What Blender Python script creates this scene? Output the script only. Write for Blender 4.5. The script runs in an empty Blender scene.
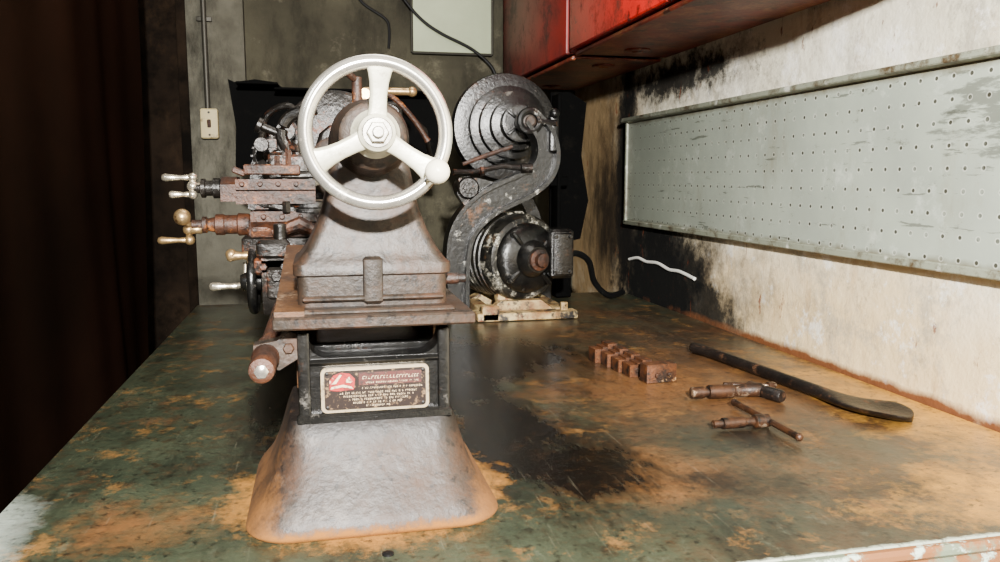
import bpy, math, random
from mathutils import Vector, Matrix
random.seed(4)
T=0.80          # bench top height above the floor; all coordinates below are relative to the bench top
H=0.37          # camera height above bench

# ------------------------------------------------------------------ geometry
class G:
    def __init__(s): s.v=[]; s.f=[]
    def add(s,vs,fs,M=None):
        o=len(s.v)
        for p in vs:
            p=Vector(p)
            s.v.append(M@p if M else p)
        for f in fs: s.f.append([i+o for i in f])
        return s
    def loft(s,rings,M=None,caps=True):
        n=len(rings[0]); vs=[p for r in rings for p in r]; fs=[]
        for k in range(len(rings)-1):
            for i in range(n):
                j=(i+1)%n
                fs.append([k*n+i,k*n+j,(k+1)*n+j,(k+1)*n+i])
        if caps:
            fs.append(list(range(n))[::-1]); fs.append([(len(rings)-1)*n+i for i in range(n)])
        return s.add(vs,fs,M)
    def box(s,c,d,b=.002,M=None,rot=None,n=2):
        hx,hy,hz=d[0]/2,d[1]/2,d[2]/2; b=min(b,hx*.9,hy*.9,hz*.9)
        R=Matrix.Translation(c)
        if rot: R=R@Matrix.Rotation(rot[2],4,'Z')@Matrix.Rotation(rot[1],4,'Y')@Matrix.Rotation(rot[0],4,'X')
        if M: R=M@R
        rings=[rr(0,0,hx-b,hy-b,b*.5,-hz,n),rr(0,0,hx,hy,b,-hz+b,n),rr(0,0,hx,hy,b,hz-b,n),rr(0,0,hx-b,hy-b,b*.5,hz,n)]
        return s.loft(rings,R)
    def rev(s,p,ax,prof,n=28,M=None):
        ax=Vector(ax).normalized(); t=Vector((0,0,1)) if abs(ax.z)<.9 else Vector((1,0,0))
        u=ax.cross(t).normalized(); w=ax.cross(u); p=Vector(p)
        rings=[[p+ax*d+(u*math.cos(a)+w*math.sin(a))*max(r,1e-5) for a in [2*math.pi*i/n for i in range(n)]] for d,r in prof]
        return s.loft(rings,M)
    def cyl(s,a,b,r,r2=None,n=24,bev=.001):
        a=Vector(a);b=Vector(b);L=(b-a).length; r2=r if r2 is None else r2; e=min(bev,L*.3,r*.5)
        return s.rev(a,b-a,[(0,r-e),(e,r),(L-e,r2),(L,r2-e)],n)
    def sph(s,c,r,n=20,sc=(1,1,1)):
        m=n//2; M=Matrix.Translation(c)@Matrix.Diagonal((sc[0],sc[1],sc[2],1))
        return s.rev((0,0,0),(0,0,1),[(-r*math.cos(math.pi*k/m),r*math.sin(math.pi*k/m)) for k in range(m+1)],n,M)
    def tube(s,pts,rad,n=10,sq=1.0):
        pts=[Vector(p) for p in pts]
        if not hasattr(rad,'__len__'): rad=[rad]*len(pts)
        rings=[];up=Vector((0,0,1))
        for i,p in enumerate(pts):
            d=(pts[min(i+1,len(pts)-1)]-pts[max(i-1,0)]).normalized()
            uu=up if abs(d.z)<.95 else Vector((1,0,0))
            a=d.cross(uu).normalized(); b=a.cross(d).normalized()
            rings.append([p+a*math.cos(t)*rad[i]+b*math.sin(t)*rad[i]*sq for t in [2*math.pi*k/n for k in range(n)]])
        return s.loft(rings)
    def torus(s,c,ax,R,r,n=72,m=16,sq=1.0):
        ax=Vector(ax).normalized(); t=Vector((0,0,1)) if abs(ax.z)<.9 else Vector((1,0,0))
        u=ax.cross(t).normalized(); w=ax.cross(u); c=Vector(c); vs=[];fs=[]
        for i in range(n):
            a=2*math.pi*i/n; d=u*math.cos(a)+w*math.sin(a)
            for j in range(m):
                b=2*math.pi*j/m
                vs.append(c+d*(R+r*math.cos(b))+ax*r*sq*math.sin(b))
        for i in range(n):
            for j in range(m):
                fs.append([i*m+j,((i+1)%n)*m+j,((i+1)%n)*m+(j+1)%m,i*m+(j+1)%m])
        return s.add(vs,fs)
    def prismY(s,poly,y0,y1):      # polygon in XZ
        n=len(poly); vs=[(x,y0,z) for x,z in poly]+[(x,y1,z) for x,z in poly]
        fs=[list(range(n)),[n+i for i in range(n)][::-1]]+[[i,n+i,n+(i+1)%n,(i+1)%n] for i in range(n)]
        return s.add(vs,fs)
    def prismX(s,poly,x0,x1):      # polygon in YZ
        n=len(poly); vs=[(x0,y,z) for y,z in poly]+[(x1,y,z) for y,z in poly]
        fs=[list(range(n)),[n+i for i in range(n)][::-1]]+[[i,n+i,n+(i+1)%n,(i+1)%n] for i in range(n)]
        return s.add(vs,fs)
    def xf(s,M): s.v=[M@p for p in s.v]; return s

def rr(cx,cy,hx,hy,r,z,n=5):
    r=min(r,hx*.98,hy*.98); out=[]
    for (sx,sy,a0) in ((1,1,0),(-1,1,90),(-1,-1,180),(1,-1,270)):
        for k in range(n+1):
            a=math.radians(a0+90*k/n)
            out.append(Vector((cx+sx*(hx-r)+r*math.cos(a),cy+sy*(hy-r)+r*math.sin(a),z)))
    return out

def smooth(pts,k=6):
    pts=[Vector(p) for p in pts]; out=[]
    P=[pts[0]]+pts+[pts[-1]]
    for i in range(1,len(P)-2):
        for j in range(k):
            t=j/k; a,b,c,d=P[i-1],P[i],P[i+1],P[i+2]
            out.append(.5*((2*b)+(c-a)*t+(2*a-5*b+4*c-d)*t*t+(3*b-a-3*c+d)*t**3))
    out.append(pts[-1]); return out

def obj(name,g,mat,parent=None,base=(0,0,0),label=None,cat=None,kind=None,group=None,sharp=35):
    base=Vector(base) if parent is None else Vector(parent['_b'])
    me=bpy.data.meshes.new(name); me.from_pydata([tuple(p-base) for p in g.v],[],g.f); me.update()
    import bmesh
    bm=bmesh.new(); bm.from_mesh(me); bmesh.ops.recalc_face_normals(bm,faces=bm.faces)
    for f in bm.faces: f.smooth=True
    for e in bm.edges:
        if len(e.link_faces)==2 and e.calc_face_angle(0)>math.radians(sharp): e.smooth=False
    bm.to_mesh(me); bm.free()
    me.materials.append(mat)
    o=bpy.data.objects.new(name,me); bpy.context.collection.objects.link(o)
    o['_b']=tuple(base)
    if parent: o.parent=parent
    else: o.location=base+Vector((0,0,T))
    if label: o['label']=label
    if cat: o['category']=cat
    if kind: o['kind']=kind
    if group: o['group']=group
    return o
def empty(name,base,label,cat):
    o=bpy.data.objects.new(name,None); bpy.context.collection.objects.link(o)
    o.empty_display_size=.05; o['_b']=tuple(base); o.location=Vector(base)+Vector((0,0,T))
    o['label']=label; o['category']=cat; return o

# ------------------------------------------------------------------ materials
def C(c):
    r=[]
    for x in c:
        x/=255; r.append(x/12.92 if x<=.04045 else ((x+.055)/1.055)**2.4)
    return tuple(r)+(1,)
def mat(name,base,rough=.6,metal=0,layers=(),bump=.25,bs=60,bd=.002,base2=None,extra=None,coat=0,cr=.25,spec=.5):
    m=bpy.data.materials.new(name); m.use_nodes=True; nt=m.node_tree; N=nt.nodes; L=nt.links
    bs_=N['Principled BSDF']; tc=N.new('ShaderNodeTexCoord').outputs['Object']
    bs_.inputs['Specular IOR Level'].default_value=spec
    def math_(op,a,b=None,c=None):
        n=N.new('ShaderNodeMath'); n.operation=op
        for i,x in enumerate((a,b,c)):
            if x is None: continue
            if hasattr(x,'node'): L.new(x,n.inputs[i])
            else: n.inputs[i].default_value=x
        return n.outputs[0]
    def vm(op,a,b):
        n=N.new('ShaderNodeVectorMath'); n.operation=op; L.new(a,n.inputs[0])
        if b is not None: n.inputs[1].default_value=b
        return n.outputs['Value'] if op=='LENGTH' else n.outputs[0]
    def noise(s,d=6,off=(0,0,0),st=(1,1,1),dist=0,ro=.6):
        v=vm('ADD',vm('MULTIPLY',tc,st),off)
        n=N.new('ShaderNodeTexNoise'); n.inputs['Scale'].default_value=s; n.inputs['Detail'].default_value=d
        n.inputs['Distortion'].default_value=dist; n.inputs['Roughness'].default_value=ro
        L.new(v,n.inputs['Vector']); return n.outputs['Fac']
    def mr(x,lo,hi,a=0,b=1):
        n=N.new('ShaderNodeMapRange'); n.clamp=True; L.new(x,n.inputs[0])
        n.inputs[1].default_value=lo;n.inputs[2].default_value=hi;n.inputs[3].default_value=a;n.inputs[4].default_value=b
        return n.outputs[0]
    def mix(f,a,b):
        n=N.new('ShaderNodeMix'); n.data_type='RGBA'; L.new(f,n.inputs[0])
        for i,x in ((6,a),(7,b)):
            if hasattr(x,'node'): L.new(x,n.inputs[i])
            else: n.inputs[i].default_value=x
        return n.outputs[2]
    def mixf(f,a,b):
        n=N.new('ShaderNodeMix'); n.data_type='FLOAT'; L.new(f,n.inputs[0])
        for i,x in ((2,a),(3,b)):
            if hasattr(x,'node'): L.new(x,n.inputs[i])
            else: n.inputs[i].default_value=x
        return n.outputs[0]
    col=C(base)
    if base2: col=mix(mr(noise(base2[1],8,(3,1,7)),.35,.65),C(base),C(base2[0]))
    r_=rough; m_=metal
    for k,l in enumerate(layers):
        nz=noise(l.get('s',8),l.get('d',10),l.get('off',(k*3.1,k*1.7,k*5.3)),l.get('st',(1,1,1)),l.get('dist',0),l.get('ro',.66))
        if 'reg' in l:
            val=None
            for c,r in l['reg']:
                v=vm('MULTIPLY',vm('SUBTRACT',tc,c),tuple(1/x for x in r))
                q=math_('SUBTRACT',1.0,vm('LENGTH',v,None))
                val=q if val is None else math_('MAXIMUM',val,q)
            val=math_('ADD',val,math_('MULTIPLY',math_('SUBTRACT',nz,.5),l.get('amp',2.0)))
            f=mr(val,0,l.get('soft',.25))
        else: f=mr(nz,l.get('lo',.5),l.get('hi',.6))
        if 'a' in l: f=math_('MULTIPLY',f,l['a'])
        col=mix(f,col,C(l['c']))
        if 'rough' in l: r_=mixf(f,r_,l['rough'])
        if 'metal' in l: m_=mixf(f,m_,l['metal'])
    hgt=noise(bs,8)
    if extra=='peg':
        sp=.0350
        v=vm('MULTIPLY',tc,(0,1/sp,1/sp))
        n=N.new('ShaderNodeVectorMath'); n.operation='FRACTION'; L.new(v,n.inputs[0])
        d=vm('LENGTH',vm('MULTIPLY',vm('SUBTRACT',n.outputs[0],(.5,.5,.5)),(0,1,1)),None)
        f=mr(d,.08,.105,1,0)
        cond=mr(noise(30,2,(4,4,4)),.38,.50,.25,.9)
        col=mix(math_('MULTIPLY',f,cond),col,C((40,36,26)))
        rim=mr(math_('ABSOLUTE',math_('SUBTRACT',d,.125)),.0,.035,.5,0); col=mix(rim,col,C((214,214,200)))  # rim highlight of each hole painted into the colour
        hgt=math_('SUBTRACT',hgt,math_('MULTIPLY',f,2.0))
    for sock,x in (('Base Color',col),('Roughness',r_),('Metallic',m_)):
        if hasattr(x,'node'): L.new(x,bs_.inputs[sock])
        else: bs_.inputs[sock].default_value=x
    if coat: bs_.inputs['Coat Weight'].default_value=coat; bs_.inputs['Coat Roughness'].default_value=cr
    b=N.new('ShaderNodeBump'); b.inputs['Strength'].default_value=bump; b.inputs['Distance'].default_value=bd
    L.new(hgt,b.inputs['Height']); L.new(b.outputs[0],bs_.inputs['Normal'])
    return m

BIG=50
LB=(.05,.93,0)   # lathe base origin
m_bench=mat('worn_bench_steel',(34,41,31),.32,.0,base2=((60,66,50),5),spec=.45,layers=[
  dict(c=(64,44,26),s=7,reg=[((.72,1.35,0),(.52,1.2,BIG))],amp=2.4,soft=.8,rough=.40,ro=.75),
  dict(c=(16,17,12),s=6,lo=.49,hi=.66,a=.75,st=(1.6,.5,1),ro=.72),
  dict(c=(128,88,36),s=14,lo=.54,hi=.64,st=(.9,.9,1),rough=.6,off=(5,2,0),a=.75,ro=.8),
  dict(c=(98,106,88),s=20,lo=.57,hi=.72,a=.5,off=(2,7,0),ro=.8,st=(1.4,.6,1)),
  dict(c=(96,56,24),s=6,lo=.54,hi=.68,rough=.6,off=(8,2,3),a=.7,ro=.8),
  dict(c=(26,19,12),s=24,lo=.52,hi=.66,off=(1,9,0),a=.75,ro=.8),
  dict(c=(116,74,32),s=11,reg=[((.62,1.3,0),(.32,.32,BIG)),((.45,.9,0),(.18,.14,BIG)),((-.2,.88,0),(.1,.08,BIG))],amp=3.6,soft=1.2,rough=.55,a=.75,ro=.8),
  dict(c=(38,44,35),s=9,reg=[((.52,1.0,0),(.12,.2,BIG)),((.42,.78,0),(.2,.06,BIG)),((.75,.95,0),(.06,.1,BIG))],amp=3.0,soft=1.0,a=.8,ro=.8),
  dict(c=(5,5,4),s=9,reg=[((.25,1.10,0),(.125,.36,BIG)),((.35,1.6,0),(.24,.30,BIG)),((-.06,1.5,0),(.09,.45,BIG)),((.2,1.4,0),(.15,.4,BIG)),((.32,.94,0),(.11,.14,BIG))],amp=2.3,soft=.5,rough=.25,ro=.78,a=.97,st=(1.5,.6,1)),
  dict(c=(6,6,5),s=14,reg=[((.60,1.0,0),(.05,.12,BIG)),((.48,.85,0),(.10,.06,BIG)),((.7,.8,0),(.09,.06,BIG)),((.9,.95,0),(.06,.05,BIG))],amp=3.4,soft=.8,rough=.4,ro=.8,a=.85),
  dict(c=(200,142,40),s=11,reg=[((.97,1.05,0),(.19,.5,BIG)),((.82,.74,0),(.22,.14,BIG))],amp=3.0,soft=1.0,rough=.55,a=.9,ro=.8),
  dict(c=(50,33,17),s=30,lo=.53,hi=.65,off=(4,4,0),a=.65,ro=.8),
  dict(c=(150,100,30),s=24,reg=[((.051,.935,0),(.172,.178,BIG))],amp=1.2,soft=.25,rough=.8,a=.95,ro=.8),
  dict(c=(206,218,206),s=12,reg=[((-.38,.86,0),(.085,.18,BIG))],amp=1.0,soft=1.0,a=.9,ro=.75),  # pale corner patch: glossy window light painted into the bench colour
  dict(c=(160,168,150),s=30,reg=[((.6,.655,0),(.7,.014,BIG))],amp=1.6,soft=.3),
  dict(c=(160,152,128),s=5,lo=.62,hi=.66,st=(40,1.2,1),off=(3,3,3),a=.12),
  dict(c=(10,8,6),s=5,lo=.60,hi=.65,st=(2,30,1),off=(1,5,3),a=.35),
  dict(c=(10,8,6),s=80,lo=.55,hi=.65,a=.75),
 ],bump=.35,bs=70,coat=.2,cr=.2)
m_bedge=mat('bench_edge_paint',(100,110,90),.6,0,layers=[dict(c=(120,74,36),s=14,lo=.48,hi=.56),dict(c=(180,196,180),s=30,lo=.56,hi=.62),dict(c=(30,26,22),s=22,lo=.58,hi=.66)])
m_dark=mat('dark_steel',(24,22,20),.5,.3,layers=[dict(c=(66,46,32),s=16,lo=.56,hi=.66)])
m_wall=mat('stained_plaster',(240,234,214),.85,0,spec=.2,base2=((214,206,180),3),layers=[
  dict(c=(234,204,148),s=4,reg=[((.97,1.2,.05),(BIG,2.2,.26))],amp=1.4,soft=.8,a=.8,ro=.75),
  dict(c=(160,154,138),s=6,lo=.53,hi=.62,off=(2,2,9),a=.6,ro=.78),
  dict(c=(168,128,76),s=7,lo=.55,hi=.73,st=(1,1.4,.4),a=.6,ro=.75),
  dict(c=(104,96,80),s=16,lo=.56,hi=.71,off=(9,0,2),a=.65,ro=.8),
  dict(c=(250,246,234),s=9,lo=.55,hi=.61,off=(1,4,7),a=.7,ro=.78),
  dict(c=(148,124,88),s=5,reg=[((.97,2.8,.3),(BIG,.6,.8))],amp=1.1,soft=.6),
  dict(c=(74,57,38),s=9,reg=[((.97,1.95,.05),(BIG,.48,.25)),((.97,2.62,.3),(BIG,.16,.6)),((.97,2.1,.64),(BIG,.5,.09))],amp=3.0,soft=1.0,a=.85,ro=.78),
  dict(c=(28,26,22),s=8,reg=[((.97,2.18,.05),(BIG,.42,.31)),((.97,2.0,.0),(BIG,.38,.14)),((.97,2.45,.35),(BIG,.10,.5))],amp=1.6,soft=.35,ro=.78,a=.95),
  dict(c=(5,5,4),s=14,reg=[((.97,2.2,.06),(BIG,.38,.28)),((.97,2.45,.33),(BIG,.09,.5))],amp=2.6,soft=.5,ro=.8),
  dict(c=(8,7,6),s=13,reg=[((.97,2.12,.645),(BIG,.42,.07))],amp=4.0,soft=.6,ro=.8,a=.95),
  dict(c=(20,16,12),s=10,reg=[((.97,2.6,.25),(BIG,.3,.3))],amp=2.6,soft=.8,ro=.72,st=(1,1.5,.5),a=.85),
  dict(c=(60,50,38),s=7,lo=.62,hi=.74,st=(1,3,.35),off=(2,9,4),a=.35,ro=.75),
  dict(c=(110,66,36),s=10,reg=[((.97,1.3,.0),(BIG,.9,.02))],amp=1.5,soft=.6),
  dict(c=(110,50,20),s=24,lo=.64,hi=.69,st=(1,1.5,.5),a=.85),
  dict(c=(96,92,86),s=14,reg=[((.97,.9,.68),(BIG,.15,.09))],amp=1.6,soft=.4),
  ],bump=.7,bs=20,bd=.006)
m_back=mat('dark_concrete',(70,67,54),.9,0,spec=.15,base2=((36,34,27),2),layers=[dict(c=(17,16,13),s=4,lo=.47,hi=.68,st=(1,1,.4),ro=.75),dict(c=(110,105,88),s=9,lo=.57,hi=.74,a=.5,ro=.75)],bump=.6,bs=18,bd=.005)
m_pil=mat('light_concrete',(96,94,83),.9,0,spec=.15,base2=((58,56,48),4),layers=[dict(c=(24,23,18),s=5,lo=.48,hi=.68,st=(1,1,.4),ro=.75)],bump=.6,bs=18,bd=.005)
m_fw=mat('room_plaster',(130,126,114),.9,0,spec=.15)
m_floor=mat('concrete_floor',(50,46,40),.9,0,layers=[dict(c=(36,32,28),s=5,lo=.45,hi=.6)])
m_ceil=mat('ceiling_plaster',(120,116,108),.95,0)
m_lwall=mat('dark_wall',(34,26,19),.95,0,spec=.05,layers=[dict(c=(10,8,6),s=3,lo=.35,hi=.6,ro=.75)])
m_door=mat('shade_mottled_door',(34,26,19),.95,0,spec=.05,base2=((12,9,7),3),layers=[dict(c=(58,44,30),s=4,lo=.54,hi=.74,a=.6,ro=.75,st=(1,1,.6)),dict(c=(5,4,3),s=3,lo=.50,hi=.64,ro=.75)],bump=.5,bs=20)  # soft mottled shadow painted into the door's colour
m_red=mat('red_paint',(190,17,9),.42,0,base2=((138,12,8),5),layers=[dict(c=(80,30,14),s=9,lo=.51,hi=.63,rough=.7,ro=.8),dict(c=(30,13,9),s=26,lo=.56,hi=.64,ro=.8)],bump=.35)
m_redd=mat('dark_red_paint',(116,13,9),.5,0,base2=((80,11,9),5),layers=[dict(c=(46,21,14),s=9,lo=.49,hi=.64,rough=.7,ro=.8)],bump=.2)
m_redu=mat('rusty_red_underside',(122,40,24),.42,0,base2=((84,36,22),8),layers=[dict(c=(136,84,50),s=12,lo=.49,hi=.60,ro=.8),dict(c=(38,20,13),s=16,lo=.51,hi=.62,ro=.8),dict(c=(206,160,120),s=30,lo=.60,hi=.67,ro=.8)],bump=.5)
m_peg=mat('pegboard_paint',(166,174,158),.42,0,base2=((146,153,140),3),layers=[dict(c=(122,112,86),s=5,lo=.54,hi=.76,st=(1,1,.4),a=.6,ro=.75),dict(c=(196,202,188),s=8,lo=.56,hi=.68,a=.7,ro=.78,off=(4,4,4)),dict(c=(74,70,56),s=34,lo=.60,hi=.68,a=.7,st=(1,.4,1),ro=.8),
  dict(c=(50,48,40),s=20,lo=.63,hi=.65,st=(1,.25,2.6),off=(7,7,1),a=.6),dict(c=(50,48,40),s=50,reg=[((0,-.43,.24),(BIG,.10,.06))],amp=6,soft=.5,st=(1,.3,1.5),a=.6),dict(c=(96,86,64),s=16,reg=[((0,0,.0),(BIG,BIG,.02)),((0,0,.32),(BIG,BIG,.02))],amp=1.6,soft=.6,a=.8)],bump=.3,bs=30,extra='peg',bd=.0012)
m_pegf=mat('pegboard_frame',(136,140,122),.5,0,layers=[dict(c=(76,62,42),s=12,lo=.49,hi=.61,ro=.8),dict(c=(200,200,186),s=20,lo=.58,hi=.66)])
m_curt=mat('brown_cloth',(27,16,11),1.0,0,spec=.0,base2=((14,9,6),1.2),layers=[dict(c=(44,27,17),s=1.4,lo=.54,hi=.85,a=.5)],bump=.1,bs=60)
m_iron=mat('worn_cast_iron',(50,41,33),.46,.15,spec=.4,base2=((32,26,20),12),layers=[
  dict(c=(62,37,19),s=10,lo=.47,hi=.63,a=.85,rough=.6,metal=.0,ro=.8),dict(c=(12,9,7),s=26,lo=.51,hi=.64,a=.85,ro=.8),
  dict(c=(104,94,84),s=10,lo=.57,hi=.68,a=.55,off=(3,8,1),ro=.8),dict(c=(8,6,5),s=90,lo=.55,hi=.63,a=.8)],bump=.9,bs=110,bd=.0012)
m_irond=mat('dark_greasy_iron',(34,30,26),.30,.4,base2=((11,10,9),18),layers=[
  dict(c=(112,58,25),s=18,lo=.56,hi=.65,a=.85,rough=.65,metal=.1,ro=.8),dict(c=(150,144,136),s=30,lo=.62,hi=.68,a=.7)],bump=.8,bs=110,bd=.002)
m_foot=mat('foot_cast_iron',(52,45,40),.46,.12,spec=.4,base2=((35,29,25),9),layers=[
  dict(c=(62,39,21),s=9,lo=.46,hi=.63,a=.85,rough=.6,metal=.0,ro=.8),
  dict(c=(15,12,10),s=18,lo=.53,hi=.67,a=.8,ro=.8),
  dict(c=(98,90,82),s=7,lo=.56,hi=.68,a=.55,ro=.8,off=(6,3,3)),
  dict(c=(10,8,7),s=90,lo=.56,hi=.64,a=.75),
  dict(c=(16,12,10),s=12,reg=[((0,0,.115),(BIG,BIG,.035))],amp=1.8,soft=.8,a=.85),
  dict(c=(124,78,20),s=26,reg=[((0,0,0),(BIG,BIG,.016))],amp=2.6,soft=.5,rough=.9,metal=0,a=1,ro=.8),
  dict(c=(104,66,24),s=18,reg=[((-.14,0,.06),(.055,BIG,.10)),((.13,0,.02),(.03,BIG,.05))],amp=2.8,soft=.7,rough=.8,metal=0,a=.9,ro=.8)],bump=.9,bs=110,bd=.0012)
m_rust=mat('brown_rust',(74,40,20),.5,.15,base2=((32,19,12),22),layers=[dict(c=(170,104,50),s=34,lo=.57,hi=.66,a=.75,ro=.8),dict(c=(9,7,6),s=20,lo=.49,hi=.60,a=.9,ro=.8)],bump=1.0,bs=140,bd=.0022)
m_rustw=mat('rusted_way',(92,60,31),.55,.2,base2=((56,36,20),12),layers=[dict(c=(160,132,104),s=14,lo=.57,hi=.66,rough=.35,metal=.5,ro=.8),dict(c=(18,13,9),s=22,lo=.52,hi=.64,ro=.8)],bump=.5,bs=120)
m_black=mat('greasy_black_paint',(8,8,8),.26,.1,base2=((22,21,19),20),layers=[dict(c=(108,104,98),s=26,lo=.59,hi=.68,a=.7,ro=.75),dict(c=(76,46,26),s=12,lo=.58,hi=.70,a=.7,ro=.75)],bump=.6,bs=100,bd=.0018)
m_blk2=mat('flat_black',(4,4,4),.8,0,spec=.03,layers=[dict(c=(18,16,13),s=18,lo=.56,hi=.7,ro=.75)],bump=.3)
m_chrome=mat('worn_chrome',(222,218,208),.20,.85,base2=((180,173,160),20),layers=[dict(c=(90,66,44),s=36,lo=.59,hi=.68,rough=.6,metal=.2,a=.8,ro=.75)],bump=.12,bs=160,bd=.0008)
m_cream=mat('worn_cream_paint',(198,194,172),.34,.1,base2=((150,146,125),14),layers=[dict(c=(90,68,43),s=20,lo=.55,hi=.66,a=.8,ro=.8)],bump=.3,bs=120,bd=.001)
m_knob=mat('cream_knob',(226,218,194),.35,0,layers=[dict(c=(150,128,88),s=40,lo=.56,hi=.7,a=.7)],bump=.2)
m_steel=mat('bright_handle_steel',(216,206,184),.20,.9,layers=[dict(c=(90,58,34),s=60,lo=.58,hi=.68,rough=.6,metal=.3)],bump=.15)
m_brass=mat('tarnished_brass',(166,138,96),.30,.8,layers=[dict(c=(70,48,26),s=40,lo=.56,hi=.66,rough=.6)],bump=.2)
m_motor=mat('mottled_motor_paint',(40,38,33),.36,.2,base2=((15,15,14),12),layers=[dict(c=(206,200,182),s=18,lo=.53,hi=.60,st=(1,.5,1),a=.8,ro=.8),dict(c=(84,60,36),s=16,lo=.56,hi=.66,ro=.75),dict(c=(6,6,6),s=26,lo=.52,hi=.59,ro=.8)],bump=.6,bs=80,bd=.002)
m_bracket=mat('bracket_paint',(24,24,23),.30,.3,base2=((9,9,9),14),layers=[dict(c=(170,168,160),s=28,lo=.60,hi=.66,ro=.75,a=.8),dict(c=(84,54,30),s=14,lo=.58,hi=.68,ro=.75)],bump=.6)
m_mbase=mat('chipped_cream_paint',(190,168,118),.6,0,base2=((120,84,44),20),layers=[dict(c=(18,14,11),s=30,lo=.50,hi=.57,ro=.8),dict(c=(104,54,24),s=20,lo=.54,hi=.62,ro=.8)],bump=.5)
m_rub=mat('black_rubber',(8,8,8),.5,0,spec=.3)
m_platem=mat('nameplate_metal',(196,176,142),.32,.5,layers=[dict(c=(80,50,30),s=60,lo=.53,hi=.65,a=.85,ro=.75)],bump=.1)
m_platef=mat('nameplate_field',(30,19,14),.4,.2,layers=[dict(c=(170,136,98),s=120,lo=.54,hi=.62,a=.5,ro=.75)],bump=.1)
m_plred=mat('nameplate_red',(150,18,12),.5,0,layers=[dict(c=(40,16,12),s=110,lo=.50,hi=.58,a=.9,ro=.75),dict(c=(210,170,140),s=130,lo=.59,hi=.64,a=.7)])
m_plband=mat('nameplate_band',(70,24,16),.5,0,layers=[dict(c=(26,14,10),s=120,lo=.50,hi=.58,a=.8),dict(c=(150,104,72),s=140,lo=.59,hi=.65,a=.6)])
m_plwht=mat('nameplate_letter',(206,182,146),.5,0,layers=[dict(c=(50,32,22),s=170,lo=.52,hi=.58,a=.9)])
m_panel=mat('pale_green_board',(160,168,138),.7,0,base2=((140,148,120),3),bump=.1)
m_box=mat('ivory_box',(180,166,122),.6,0,layers=[dict(c=(110,90,56),s=30,lo=.56,hi=.66)])
m_pipe=mat('grey_conduit',(52,50,43),.5,.5)
m_white=mat('white_cord',(220,218,210),.6,0)
m_tool=mat('dark_forged_steel',(34,27,23),.40,.4,base2=((15,12,11),20),layers=[dict(c=(96,62,37),s=34,lo=.55,hi=.68,rough=.7,metal=.1,ro=.8)],bump=.8,bs=120,bd=.0015)
m_trust=mat('tool_rust',(74,45,24),.45,.4,base2=((36,22,14),30),layers=[dict(c=(186,160,132),s=44,lo=.57,hi=.66,rough=.3,metal=.8,ro=.75),dict(c=(13,10,8),s=34,lo=.50,hi=.62,ro=.75)],bump=.6,bs=150,bd=.001)
m_jaw=mat('jaw_rust',(96,54,24),.5,.2,base2=((38,23,14),34),layers=[dict(c=(206,160,108),s=50,lo=.59,hi=.67,rough=.35,metal=.4,ro=.75),dict(c=(10,8,6),s=30,lo=.47,hi=.58,ro=.8)],bump=.6,bs=150,bd=.0012)

# ------------------------------------------------------------------ room
def slab(name,a,b,m,kind='structure'):
    g=G(); c=[(a[i]+b[i])/2 for i in range(3)]; d=[b[i]-a[i] for i in range(3)]
    hx,hy,hz=[x/2 for x in d]
    v=[(c[0]+sx*hx,c[1]+sy*hy,c[2]+sz*hz) for sx in(-1,1) for sy in(-1,1) for sz in(-1,1)]
    g.add(v,[[0,1,3,2],[4,6,7,5],[0,4,5,1],[2,3,7,6],[0,2,6,4],[1,5,7,3]])
    return obj(name,g,m,kind=kind)
XL,YB,YF,ZT=-1.7,3.0,-1.4,1.75
slab('floor',(XL-.1,YF-.1,-T-.1),(1.07,YB+.1,-T),m_floor)
slab('ceiling',(XL-.1,YF-.1,ZT),(1.07,YB+.1,ZT+.1),m_ceil)
slab('wall_right',(.97,YF-.1,-T),(1.07,YB+.1,ZT),m_wall)
slab('wall_back',(XL,YB,-T),(.97,YB+.1,ZT),m_back)
slab('wall_left',(XL-.1,YF-.1,-T),(XL,YB+.1,ZT),m_lwall)
slab('wall_front',(XL,YF-.1,-T),(.97,YF,ZT),m_fw)
slab('trim_1',(-.42,YB-.06,-T),(-.235,YB,ZT),m_pil)
g=G(); g.box((-.94,YB-.03,.22),(.98,.06,2.04),.004); d=obj('door_1',g,m_door,kind='structure')
g=G(); g.box((-1.46,YB-.025,.22),(.06,.05,2.1),.003); g.box((-.435,YB-.035,.22),(.03,.07,2.1),.003); g.box((-.94,YB-.035,1.27),(1.02,.07,.06),.003)
obj('trim_2',g,m_lwall,kind='structure')

# back wall fittings
g=G(); g.box((.493,2.988,1.03),(.29,.022,.415),.002)
o=obj('notice_board',g,m_panel,base=(.493,2.99,.82),label='pale green blank board hung on the dark concrete wall',cat='board')
g=G()
for a,b in (((.345,2.978,.822),(.641,2.978,.822)),((.345,2.978,1.24),(.641,2.978,1.24)),((.345,2.978,.822),(.345,2.978,1.24)),((.641,2.978,.822),(.641,2.978,1.24))): g.cyl(a,b,.005,n=8)
obj('frame',g,m_pipe,parent=o)
g=G(); g.cyl((-.36,2.925,.60),(-.36,2.925,1.749),.009,n=14)
for z in (.9,1.3): g.box((-.36,2.932,z),(.05,.012,.016),.002)
obj('conduit_pipe',g,m_pipe,base=(-.36,2.93,.6),label='thin grey metal conduit running up the concrete pilaster',cat='pipe')
g=G(); g.box((-.355,2.92,.553),(.056,.036,.10),.004)
sb=obj('switch_box',g,m_box,base=(-.355,2.92,.5),label='small ivory electrical switch box on the pilaster below the conduit',cat='switch')
g=G(); g.box((-.355,2.9,.553),(.012,.012,.026),.002,rot=(.3,0,0)); obj('toggle',g,m_rust,parent=sb)
for z in (.59,.515):
    g=G(); g.cyl((-.355,2.903,z),(-.355,2.899,z),.004,n=10); obj('screw',g,m_dark,parent=sb)
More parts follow.
